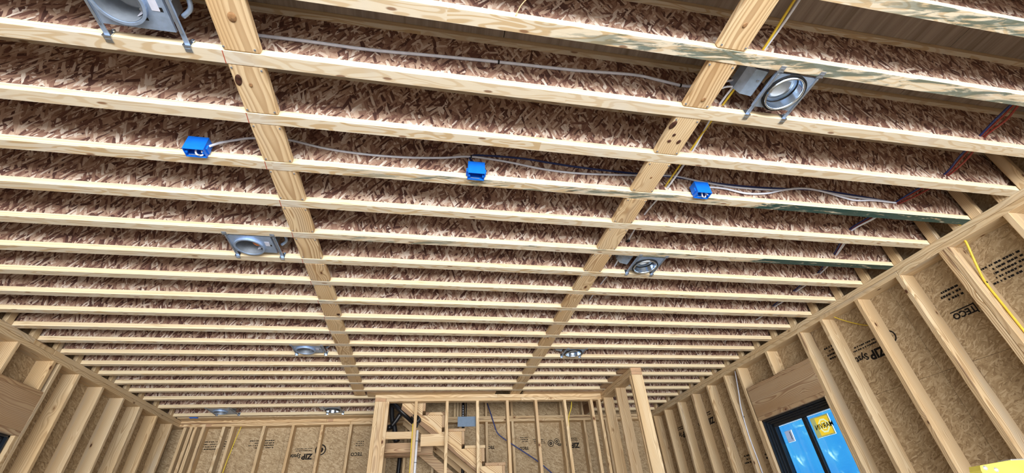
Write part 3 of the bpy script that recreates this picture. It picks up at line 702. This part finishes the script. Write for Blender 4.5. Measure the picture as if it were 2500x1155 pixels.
# lower landing framing seen under the flight
ld = empty('stair_landing', (-.1, 6.6, 1.1 + ZO), 'timber landing frame of joists and header under the upper end of the stair', 'landing')
beam('header_block', -0.012, 0.288, 6.035, 6.052, 1.085, 1.227, LU2, ld)
beam('joist', -0.470, 0.16, 6.86, 6.90, 1.10, 1.205, LH, ld); beam('joist', -0.470, 0.0, 6.16, 6.198, 1.04, 1.155, LH, ld)
beam('joist', -0.470, 0.16, 6.50, 6.538, 1.06, 1.19, LH, ld)
mb = MB(); M = Matrix.Translation(up((0.42, 6.75, .82))) @ Matrix.Rotation(math.radians(38), 4, 'Y')
mb.box(-.55, .55, -.019, .019, -.06, .06, M); mb.build('brace', LH, ld)

# ------------------------------------------------------------------ plumbing and steel plate in the partition
p = empty('drain_pipe', up((-.3, 6.2, 1.4)), 'black plastic drain pipe with elbow slanting behind the partition', 'pipe')
def tb(name, pts, r, m, par, n=12, sub=5, flat=1.0): return MB().tube([up(q) for q in pts], r, n, flat, sub).build(name, m, par, sm=True)
tb('slanted_pipe', [(-.46, 6.2, 1.70), (-.12, 6.2, 1.41)], .032, BLACK, p, 14, 1)
tb('vertical_pipe', [(-.43, 6.32, 1.72), (-.41, 6.32, 1.50), (-.36, 6.32, 1.36), (-.345, 6.32, 1.22)], .034, BLACK, p, 14)
tb('elbow', [(-.40, 6.30, 1.39), (-.345, 6.28, 1.46), (-.30, 6.26, 1.53)], .030, BLACK, p, 14)
for q in ((-.44, 6.32, 1.40), (-.335, 6.32, 1.245)): tb('coupling', [q, (q[0] + .02, q[1], q[2] - .05)], .041, BLACK, p, 14, 1)
tag(tb('drain_riser', [(-.285, 6.95, 1.17), (-.30, 6.95, 0.4), (-.30, 6.95, -ZO)], .030, BLACK, None, 14), 'black vertical drain pipe below the landing by the far wall', 'pipe')
cn = empty('corrugated_hose', up((-.06, 6.02, 1.40)), 'coil of black corrugated hose bent over beside the white pipe', 'hose')
hp = [(-.13, 6.03, 1.42), (-.11, 6.02, 1.385), (-.07, 6.015, 1.375), (-.045, 6.015, 1.40), (-.05, 6.02, 1.43)]
mb = MB(); 
for q in smooth([up(a) for a in hp], 7): mb.lathe([(0, -.006), (.029, -.005), (.034, 0), (.029, .005), (0, .006)], 12, Matrix.Translation(q) @ Matrix.Rotation(.8, 4, 'Y'))
mb.build('hose', BLACK, cn, sm=True)
tb('hose_tail', [(-.12, 6.02, 1.44), (-.10, 6.01, 1.47), (-.075, 6.005, 1.42), (-.055, 6.0, 1.37), (-.07, 6.0, 1.30)], .010, BLACK, cn)
pv = empty('supply_pipe', up((-.066, 6.0, .8)), 'white plastic pipe standing beside the partition stud next to yellow cable', 'pipe')
tb('pipe', [(-.057, 5.985, 1.262), (-.060, 5.985, .70), (-.060, 5.985, -ZO)], .0165, PVC, pv, 12, 1)
for z in (1.14, .90): tb('strap', [(-.06, 5.985, z), (-.06, 5.985, z - .010)], .0185, GALD, pv, 12, 1)
tag(tb('yellow_cable', [(-.118, 5.925, 1.33), (-.118, 5.922, 1.1), (-.116, 5.922, .7), (-.116, 5.922, -.9)], .006, WIRE_Y, None), 'yellow cable running down the partition stud beside the white pipe', 'cable')
pl = empty('steel_plate', up((.58, 6.02, 1.304)), 'blue-grey steel plate fixed between two partition studs', 'plate')
beam('plate', .452, .712, 6.0215, 6.0265, 1.304, 1.428, PLATE, pl, .001)
mb = MB()
for a, b in ((.462, 1.314), (.680, 1.314), (.462, 1.418), (.680, 1.418), (.56, 1.418), (.60, 1.314)): mb.lathe([(0, -.002), (.005, -.002), (.005, .001)], 8, Matrix.Translation(up((a, 6.0215, b))) @ Matrix.Rotation(math.pi / 2, 4, 'X'))
mb.build('nail_heads', GALD, pl)['kind'] = 'stuff'
bw = empty('insulated_pipe', up((.60, 6.85, 1.5)), 'black pipe with white print rising behind the steel plate', 'pipe')
tb('pipe', [(.60, 6.9, 2.2), (.60, 6.9, 1.2), (.60, 6.9, .2)], .022, BLACK, bw, 12, 1)
tb('cable', [(.625, 6.88, 2.1), (.645, 6.88, 1.75), (.625, 6.88, 1.5)], .008, BLACK, bw)
mb = MB()
for q in range(6): mb.box(.592, .601, 6.8765, 6.8775, 1.60 + q * .035 + ZO, 1.622 + q * .035 + ZO)
mb.build('print_marks', PVC, bw)
tag(tb('blue_cable', [(1.00, 7.10, 1.88), (1.052, 7.10, 1.722), (1.099, 7.10, 1.569), (1.152, 7.10, 1.431), (1.282, 7.10, 1.328), (1.418, 7.10, 1.239), (1.741, 7.10, 1.031), (1.953, 7.10, .859), (2.2, 7.10, .66)], .009, WIRE_B, None), 'dark blue cable slanting down across the far wall behind the partition', 'cable')
tag(tb('yellow_cable', [(2.115, 6.2, 1.70), (2.09, 6.2, 1.57), (2.035, 6.2, 1.44), (2.02, 6.2, 1.3)], .006, WIRE_Y, None), 'short yellow cable hanging near the right end of the stair partition', 'cable')
tag(tb('yellow_cable', [(-2.535, 7.14, 1.606), (-2.56, 7.14, 1.45), (-2.576, 7.14, 1.30), (-2.60, 7.14, 1.02), (-2.62, 7.14, .3), (-2.62, 7.14, -.9)], .006, WIRE_Y, None), 'yellow cable dropping down the far wall at left', 'cable')

# ------------------------------------------------------------------ recessed lights
def recessed(cx, cy, ynear, yfar, right, label, n):
    """ynear: far edge of the nearer flange, yfar: near edge of the farther flange; right = reflector type"""
    t = empty('recessed_light', up((cx, cy, H)), label, 'light fixture', 'recessed light housings')
    zp = H + .004; y0, y1 = ynear + .014, yfar - .050
    if right: px0, px1, bl, br, R = cx - .105, cx + .108, cx - .098, cx + .112, .098
    else: px0, px1, bl, br, R = cx - .098, cx + .150, cx - .108, cx + .170, .090
    # plate with a round hole
    mb = MB(); n_ = 40; outer = []; inner = []
    for q in range(n_):
        a = 2 * math.pi * q / n_; c, s = math.cos(a), math.sin(a)
        k = min([v for v in ((px1 - cx) / c if c > 1e-6 else 9, (px0 - cx) / c if c < -1e-6 else 9, (y1 - cy) / s if s > 1e-6 else 9, (y0 - cy) / s if s < -1e-6 else 9)])
        outer.append((cx + c * max(k, R * .99), cy + s * max(k, R * .99))); inner.append((cx + c * R * .9, cy + s * R * .9))
    for cxn, cyn in ((px0, y0), (px1, y0), (px1, y1), (px0, y1)):
        b = min(range(n_), key=lambda q: (outer[q][0] - cxn) ** 2 + (outer[q][1] - cyn) ** 2); outer[b] = (cxn, cyn)
    vo = [mb.bm.verts.new(up((a, b, zp))) for a, b in outer]; vi = [mb.bm.verts.new(up((a, b, zp))) for a, b in inner]
    vo2 = [mb.bm.verts.new(up((a, b, zp + .012))) for a, b in outer]
    for q in range(n_):
        e = (q + 1) % n_
        mb.bm.faces.new((vo[q], vo[e], vi[e], vi[q])); mb.bm.faces.new((vo[e], vo[q], vo2[q], vo2[e]))
    mb.build('mounting_plate', GALV, t)
    C = Matrix.Translation(up((cx, cy, 0)))
    zr = H - .010
    if right:
        MB().lathe([(R * .93, zr + .002), (R, zr + .002), (R, zr + .016), (R * .93, zr + .016), (R * .93, zr + .002)], 40, C).build('gasket', GASK, t, sm=False)
        MB().lathe([(R * .90, zr + .02), (R * .90, zr - .004), (R * .84, zr - .005), (R * .82, zr + .004), (R * .80, zr + .045), (R * .78, zr + .048), (R * .78, zr + .055), (R * .72, zr + .085), (0.0, zr + .092)], 40, C).build('reflector', CHROME, t, sm=True)
        MB().lathe([(R * .792, zr + .044), (R * .772, zr + .047), (R * .772, zr + .052), (R * .79, zr + .055)], 40, C).build('seam_band', GASK, t)
        MB().box(-.014, .014, -.001, .001, -.016, .016, C @ Matrix.Rotation(-.35, 4, 'Z') @ Matrix.Translation(Vector((R * .785, 0, zr + .022))) @ Matrix.Rotation(math.pi / 2, 4, 'Z')).build('inner_label', PAPER, t)
    else:
        MB().lathe([(R * .86, zr + .02), (R * .88, zr), (R, zr), (R * 1.0, zr + .016), (R * .86, zr + .018)], 40, C).build('collar_ring', GALV, t, sm=False)
        MB().lathe([(R * .86, zr + .004), (R * .84, zr + .10), (R * .80, zr + .105), (0.0, zr + .106)], 40, C).build('can', GALD, t, sm=True)
        mb = MB(); K = C @ Matrix.Rotation(.5, 4, 'Z')
        mb.lathe([(R * .81, zr + .035), (R * .79, zr + .095)], 10, K, -0.35, .75); mb.build('rating_label', PAPER, t)
        MB().lathe([(0, 0), (.007, 0), (.007, .004), (0, .004)], 10, C @ Matrix.Translation(Vector((R * .55, R * .45, zr + .035)))).build('bright_screw', CHROME, t)
        if n == 3: tb('connector', [(cx + .02, cy - .01, H + .03), (cx + .04, cy, H + .02), (cx + .06, cy + .01, H + .03)], .010, COPPER, t)
    # junction box above the plate
    if right:
        mb = MB(); jx0, jx1 = cx - .205, cx - .115; jy0, jy1 = y0 + .015, y1 - .035; z0 = H + .030
        M = Matrix(((1, 0, 0, 0), (0, 0, 1, jy0), (0, 1, 0, ZO), (0, 0, 0, 1)))
        mb.poly([(jx0, z0 + .05), (jx0 + .022, z0 + .012), (jx1 - .012, z0), (jx1, z0 + .01), (jx1, z0 + .10), (jx0, z0 + .10)], jy1 - jy0, M)
        jb = mb.build('junction_box', GALV, t)
        MB().lathe([(0, 0), (.006, 0), (.006, .004), (0, .004)], 10, Matrix.Translation(up((jx0 + .06, jy0 + .05, z0 - .0)))).build('knockout', GALD, jb)
    else:
        jb = beam('junction_box', cx + .05, cx + .150, y0 + .01, y1 - .03, H + .02, H + .115, GALD, t, .003)
        tb('flex_conduit', [(cx + .150, y0 + .03, H + .07), (cx + .205, y0 + .05, H + .065), (cx + .215, y0 + .10, H + .05), (cx + .18, y0 + .135, H + .04)], .009, GALV, t)
        beam('paper_tag', cx + .100, cx + .128, y0 + .060, y0 + .105, zp - .0012, zp - .0004, PAPER, t, 0)
        mb = MB()
        for a, b, c, d in ((.060, .072, .165 - .012, .165), (.125, .138, .100, .118)):
            mb.box(cx + a, cx + b, y0 + c * .9, y0 + d * .9, zp - .0008 + ZO, zp + ZO)
        mb.build('slot', GASK, t)
    # hanger bars with end brackets nailed to the flanges
    for hx in (bl, br):
        hb = beam('hanger_bar', hx - .009, hx + .009, ynear - .004, yfar - .002, H + .003, H + .009, GALV, t, .001)
        beam('rail', hx - .005, hx + .005, y0, y1, H - .002, H + .003, GALD, hb, .001)
        for yy, sg in ((yfar, 1), (ynear, -1)):
            mb = MB(); z = H + ZO
            mb.box(hx - .016, hx + .016, yy - sg * .003 - .0015, yy - sg * .003 + .0015, z - .003, z + .034)
            mb.box(hx - .013, hx + .013, min(yy - sg * .003, yy + sg * .026), max(yy - sg * .003, yy + sg * .026), z - .0032, z - .0008)
            mb.lathe([(.004, 0), (.0085, 0), (.0085, .003), (.004, .003), (.004, 0)], 10, Matrix.Translation(Vector((hx + .012, yy - sg * .006, z + .030))) @ Matrix.Rotation(math.pi / 2, 4, 'X'))
            mb.box(hx - .010, hx + .010, min(yy + sg * .010, yy + sg * .015), max(yy + sg * .010, yy + sg * .015), z - .0045, z - .003)
            mb.build('end_bracket', CHROME if sg > 0 else GALD, hb)
    return t
def bay(i): return YN[i] + FW, YN[i + 1]
a, b = bay(1); recessed(-1.178, .995, a, b, False, 'recessed light housing at the top left, nearest of the left column', 1)
recessed(1.612, 1.005, a, b, True, 'recessed light housing with bright reflector at the top right', 2)
a, b = bay(6); recessed(-1.178, (a + b) / 2 + .005, a, b, False, 'recessed light housing by the left blocking row, middle of the ceiling', 3)
recessed(1.612, (a + b) / 2 + .005, a, b, True, 'recessed light housing with bright reflector right of the right blocking row, middle of the ceiling', 4)
a, b = bay(12); recessed(-1.178, (a + b) / 2, a, b, False, 'small recessed light housing left of the far end of the left blocking row', 5)
recessed(1.590, (a + b) / 2, a, b, True, 'small recessed light housing right of the far end of the right blocking row', 6)
a, b = bay(19); recessed(-2.68, (a + b) / 2, a, b, False, 'recessed light housing near the far left corner of the ceiling', 7)
recessed(-1.25, (a + b) / 2, a, b, True, 'recessed light housing just before the far wall, left of the stair partition', 8)

# ------------------------------------------------------------------ blue electrical boxes
def ebox(x0, x1, yb, zb, label, loop, depth=.058, hgt=.088):
    t = empty('electrical_box', up(((x0 + x1) / 2, yb, zb)), label, 'electrical box', 'blue electrical boxes')
    y0, y1 = yb - depth, yb - .001; th = .003; mb = MB(); z = ZO
    mb.box(x0, x1, y0, y0 + th, zb + z, zb + hgt + z); mb.box(x0, x1, y1 - th, y1, zb + z, zb + hgt + z)
    mb.box(x0, x0 + th, y0 + th, y1 - th, zb + z, zb + hgt + z); mb.box(x1 - th, x1, y0 + th, y1 - th, zb + z, zb + hgt + z)
    mb.box(x0 + th, x1 - th, y0 + th, y1 - th, zb + hgt - th + z, zb + hgt + z)
    mb.build('body', BLUE, t)
    for xx in (x0 + .008, x1 - .008):
        MB().lathe([(.0025, 0), (.006, 0), (.006, .02), (.0025, .02), (.0025, 0)], 10, Matrix.Translation(up((xx, (y0 + y1) / 2, zb + .001)))).build('screw_boss', BLUE, t)
    for xx in (x0 - .004, x1 + .004):
        beam('nail_ear', xx - .004, xx + .004, y0 + .012, y1 - .008, zb + .02, zb + .045, BLUE, t, .001)
    beam('nail', (x0 + x1) / 2 - .03, (x0 + x1) / 2 + .02, y1 - .018, y1 - .015, zb - .001, zb + .002, GALD, t, 0)
    if loop:
        tb('wire_loop', [(x1 - .014, y0 + .030, zb + .06), (x1 - .016, y0 + .042, zb + .012), (x1 - .030, y0 + .046, zb + .004), (x1 - .045, y0 + .036, zb + .006), (x1 - .046, y0 + .022, zb + .03), (x1 - .03, y0 + .02, zb + .045), (x1 - .014, y0 + .026, zb + .006)], .0045, PVC, t, 8)
    return t
ebox(-1.240, -1.146, 1.77, 1.678, 'blue plastic electrical box left of the left blocking row', True)
ebox(.166, .260, 1.77, 1.678, 'blue plastic electrical box midway between the blocking rows', False)
ebox(1.563, 1.657, 1.77, 1.678, 'blue plastic electrical box just right of the right blocking row', True)
ebox(-3.150, -3.055, 6.972, 1.686, 'blue plastic electrical box in the far left corner, mostly hidden', False, .05)

# ------------------------------------------------------------------ cables along and through the joists
wY = lambda i: YN[i] + .024
def cable(name, pts, m, label, r=.0055, flat=1.0, ties=()):
    t = empty(name, up(pts[0]), label, 'cable')
    tb('sheath', pts, r, m, t, 8, 6, flat)
    for q in ties:
        MB().lathe([(r * 1.05, -.004), (r * 1.35, -.004), (r * 1.35, .004), (r * 1.05, .004), (r * 1.05, -.004)], 10, Matrix.Translation(up(q)) @ Matrix.Rotation(math.pi / 2, 4, 'Y')).build('staple', GASK, t)
    return t
yA = wY(2) - .008
cable('white_cable', [(-.87, yA, 1.851), (-.789, yA, 1.852), (-.581, yA, 1.856), (-.338, yA, 1.853), (-.047, yA, 1.873), (.258, yA, 1.892), (.638, yA, 1.908), (.964, yA, 1.938), (1.10, yA, 1.92), (1.218, yA, 1.899), (1.293, yA, 1.91), (1.36, yA - .03, 1.93), (1.44, yA - .09, 1.90)], WIRE_W,
      'white cable clipped along the third joist between the blocking rows', .0078, 1, ((.258, yA, 1.892), (1.218, yA, 1.899)))
yC = wY(4) - .008
cable('white_cable', [(-1.148, 1.742, 1.735), (-1.12, 1.765, 1.79), (-1.078, yC, 1.838), (-.987, yC, 1.870), (-.818, yC, 1.880), (-.604, yC, 1.838), (-.384, yC, 1.822), (-.161, yC, 1.828), (.023, yC, 1.849), (.190, yC, 1.880), (.411, yC, 1.864), (.635, yC, 1.829), (.868, yC, 1.822), (1.210, yC, 1.848), (1.485, yC, 1.873), (1.707, yC, 1.840), (1.939, yC, 1.821), (2.253, yC, 1.832), (2.464, yC, 1.869), (2.775, yC, 1.834), (3.072, yC, 1.817), (3.186, yC, 1.806)], WIRE_W,
      'long white cable running from the left blue box along the joist to the right', .0065, 1, ((.190, yC, 1.880), (2.464, yC, 1.869)))
cable('navy_cable', [(.24, 1.745, 1.765), (.20, yC, 1.84), (.185, yC + .003, 1.885), (.264, yC + .004, 1.905), (.515, yC + .004, 1.909), (.824, yC + .004, 1.881), (1.229, yC + .004, 1.868), (1.484, yC + .004, 1.869), (1.796, yC + .004, 1.846), (2.133, yC + .004, 1.844), (2.593, yC + .004, 1.868), (2.917, yC + .004, 1.846), (3.19, yC + .004, 1.812)], WIRE_B,
      'dark blue cable above the long white one on the joist with blue boxes', .006)
cable('white_cable', [(1.656, 1.745, 1.745), (1.72, 1.775, 1.79), (1.834, yC - .008, 1.791), (1.973, yC - .008, 1.766), (2.132, yC - .008, 1.782), (2.278, yC - .008, 1.826), (2.456, yC - .008, 1.860), (2.610, yC - .008, 1.845), (2.811, yC - .008, 1.791), (2.989, yC - .008, 1.804), (3.176, yC - .008, 1.800)], WIRE_W,
      'sagging white cable from the right blue box to the red bundle', .0065)
cable('yellow_cable', [(1.425, .30, 1.80), (1.432, .62, 1.795), (1.440, .866, 1.789), (1.426, 1.173, 1.783), (1.415, 1.485, 1.779), (1.414, 1.80, 1.782)], WIRE_Y, 'yellow cable threaded through the joists beside the right blocking row', .0055)
cable('white_cable', [(1.436, .30, 1.83), (1.468, .60, 1.815), (1.452, .866, 1.795), (1.412, 1.173, 1.790), (1.428, 1.485, 1.774), (1.426, 1.795, 1.772), (1.418, 2.102, 1.801), (1.425, 2.415, 1.795), (1.436, 2.724, 1.770), (1.430, 3.029, 1.777), (1.43, 3.338, 1.78)], WIRE_W, 'white cable threaded through the joists beside the right blocking row', .0055)
cable('white_cable', [(1.30, yA - .03, 1.87), (1.36, 1.09, 1.84), (1.42, 1.03, 1.80), (1.47, .98, 1.78)], WIRE_W, 'white cable looping into the top right recessed light', .005)
cable('white_cable', [(1.30, yA - .02, 1.80), (1.38, 1.07, 1.785), (1.44, 1.06, 1.775)], WIRE_W, 'short white cable end below the loop at the top right recessed light', .005)
cable('grey_conduit', [(1.418, 2.43, 1.795), (1.417, 2.405, 1.790), (1.416, 2.38, 1.775)], GASK, 'black bushing end where the white cable enters the joist', .010)
cable('white_cable', [(-.94, .90, 1.86), (-.985, .94, 1.80), (-1.01, .97, 1.755), (-1.03, 1.0, 1.74)], WIRE_W, 'white cable end entering the top left recessed light', .006)
BY = [(3.07, .900, 1.80), (3.138, 1.173, 1.795), (3.255, 1.485, 1.795), (3.201, 1.795, 1.808), (3.110, 2.102, 1.796), (3.252, 2.415, 1.787), (3.369, 2.724, 1.798), (3.361, 3.029, 1.784), (3.365, 3.338, 1.781), (3.373, 3.641, 1.782), (3.387, 3.945, 1.800), (3.39, 4.25, 1.79)]
def off(pts, dx, dz, sag=0.0):
    out = []
    for i, (x, y, z) in enumerate(pts):
        out.append((x + dx, y, z + dz))
        if i + 1 < len(pts):
            q = pts[i + 1]; out.append(((x + q[0]) / 2 + dx * 1.6, (y + q[1]) / 2, (z + q[2]) / 2 + dz - sag))
    return out
pre = [(3.0, .30, 1.80), (3.03, .58, 1.80)]
cable('red_cable', off(pre + BY[:4], .010, -.004, .012), WIRE_R, 'lower red cable of the bundle threaded through the joists at right', .006)
cable('red_cable', off(pre + BY[:6], -.002, .004, .004), WIRE_R, 'upper red cable of the bundle threaded through the joists at right', .005)
cable('navy_cable', off(pre + BY[:9], -.012, .006, .0), WIRE_B, 'dark blue cable of the bundle threaded through the joists at right', .006)
cable('white_cable', off(BY[3:], .006, -.002, .005), WIRE_W, 'white cable continuing the bundle towards the far wall at right', .006)
cable('white_cable', off(BY[3:6], -.004, -.006, .004), WIRE_W, 'second white cable of the bundle, ending at the next joists', .0045)
cable('yellow_cable', [(2.88, 1.80, 1.70), (2.96, 1.85, 1.735), (3.15, 1.88, 1.755), (3.35, 1.86, 1.745), (3.52, 1.85, 1.74), (3.66, 1.84, 1.73), (3.74, 1.84, 1.695)], WIRE_Y, 'thin yellow cable bridging from the ceiling to the right wall plate', .0045)
# wall cables
cable('yellow_cable', [(3.785, 1.905, 1.606), (3.785, 1.910, 1.57), (3.80, 1.955, 1.42), (3.80, 1.976, 1.30), (3.80, 1.978, 1.10), (3.80, 1.978, .85), (3.80, 1.978, .3), (3.80, 1.978, -.5)], WIRE_Y, 'yellow cable stapled down the double stud at right', .0075, 1, ((3.80, 1.976, 1.30),))
cable('yellow_cable', [(3.82, 3.195, 1.632), (3.835, 3.15, 1.575), (3.85, 3.06, 1.495), (3.855, 2.95, 1.42), (3.86, 2.86, 1.40)], WIRE_Y, 'thin yellow cable sagging under the right plate, above the large print', .0045)
cable('white_cable', [(3.78, 4.726, 1.606), (3.78, 4.790, 1.381), (3.78, 4.852, 1.189), (3.78, 4.882, .912), (3.78, 4.876, .648), (3.78, 4.874, .498), (3.78, 4.874, 0), (3.78, 4.874, -.6)], WIRE_W, 'white cable hanging down the stud left of the right window', .0065, 1, ((3.78, 4.86, 1.1),))

# ------------------------------------------------------------------ step ladder, its yellow top in the lower right corner
L = empty('step_ladder', (2.35, 1.75, 0), 'yellow fibreglass step ladder with riveted top in the bottom right corner', 'ladder')
zt = .150
mb = MB(); M = Matrix(((1, 0, 0, 0), (0, 0, 1, 1.60), (0, 1, 0, ZO), (0, 0, 0, 1)))
mb.poly([(2.240, -.02), (2.240, .140), (2.250, .157), (2.42, .171), (2.60, .171), (2.66, .14), (2.66, -.02)], .045, M); mb.build('top_cap', YEL, L)
beam('cap_edge', 2.425, 2.64, 1.597, 1.650, .170, .175, ALU, L, .002)
for x, z in ((2.268, .147), (2.318, .139), (2.40, .10), (2.52, .11)):
    MB().lathe([(0, -.007), (.005, -.006), (.009, -.002), (.010, .001)], 10, Matrix.Translation(up((x, 1.60, z))) @ Matrix.Rotation(-math.pi / 2, 4, 'X')).build('rivet', ALU, L, sm=True)
for x in (2.235, 2.62):
    for y0, y1 in ((1.63, 1.22), (1.74, 2.35)):
        MB().tube([(x, y0, ZO + .05), (x + (0.05 if x > 2.4 else -.05), y1, 0.0)], .028, 4, 1.4, 1).build('rail', YEL, L)
for q in range(1, 5):
    f = q / 5; yy = 1.63 - .41 * f; z = (ZO + .05) * (1 - f)
    beam('step', 2.24 - .05 * f, 2.62 + .05 * f, yy - .02, yy + .07, z - ZO, z - ZO + .025, ALU, L, .002)
# loose splinter of wood hanging at the second joist
tag(tb('wood_splinter', [(.268, .838, 1.70), (.285, .815, 1.735), (.315, .795, 1.77), (.325, .797, 1.765)], .0022, LU, None, 5, 2), 'thin pale wood splinter sticking out at the second joist', 'splinter')
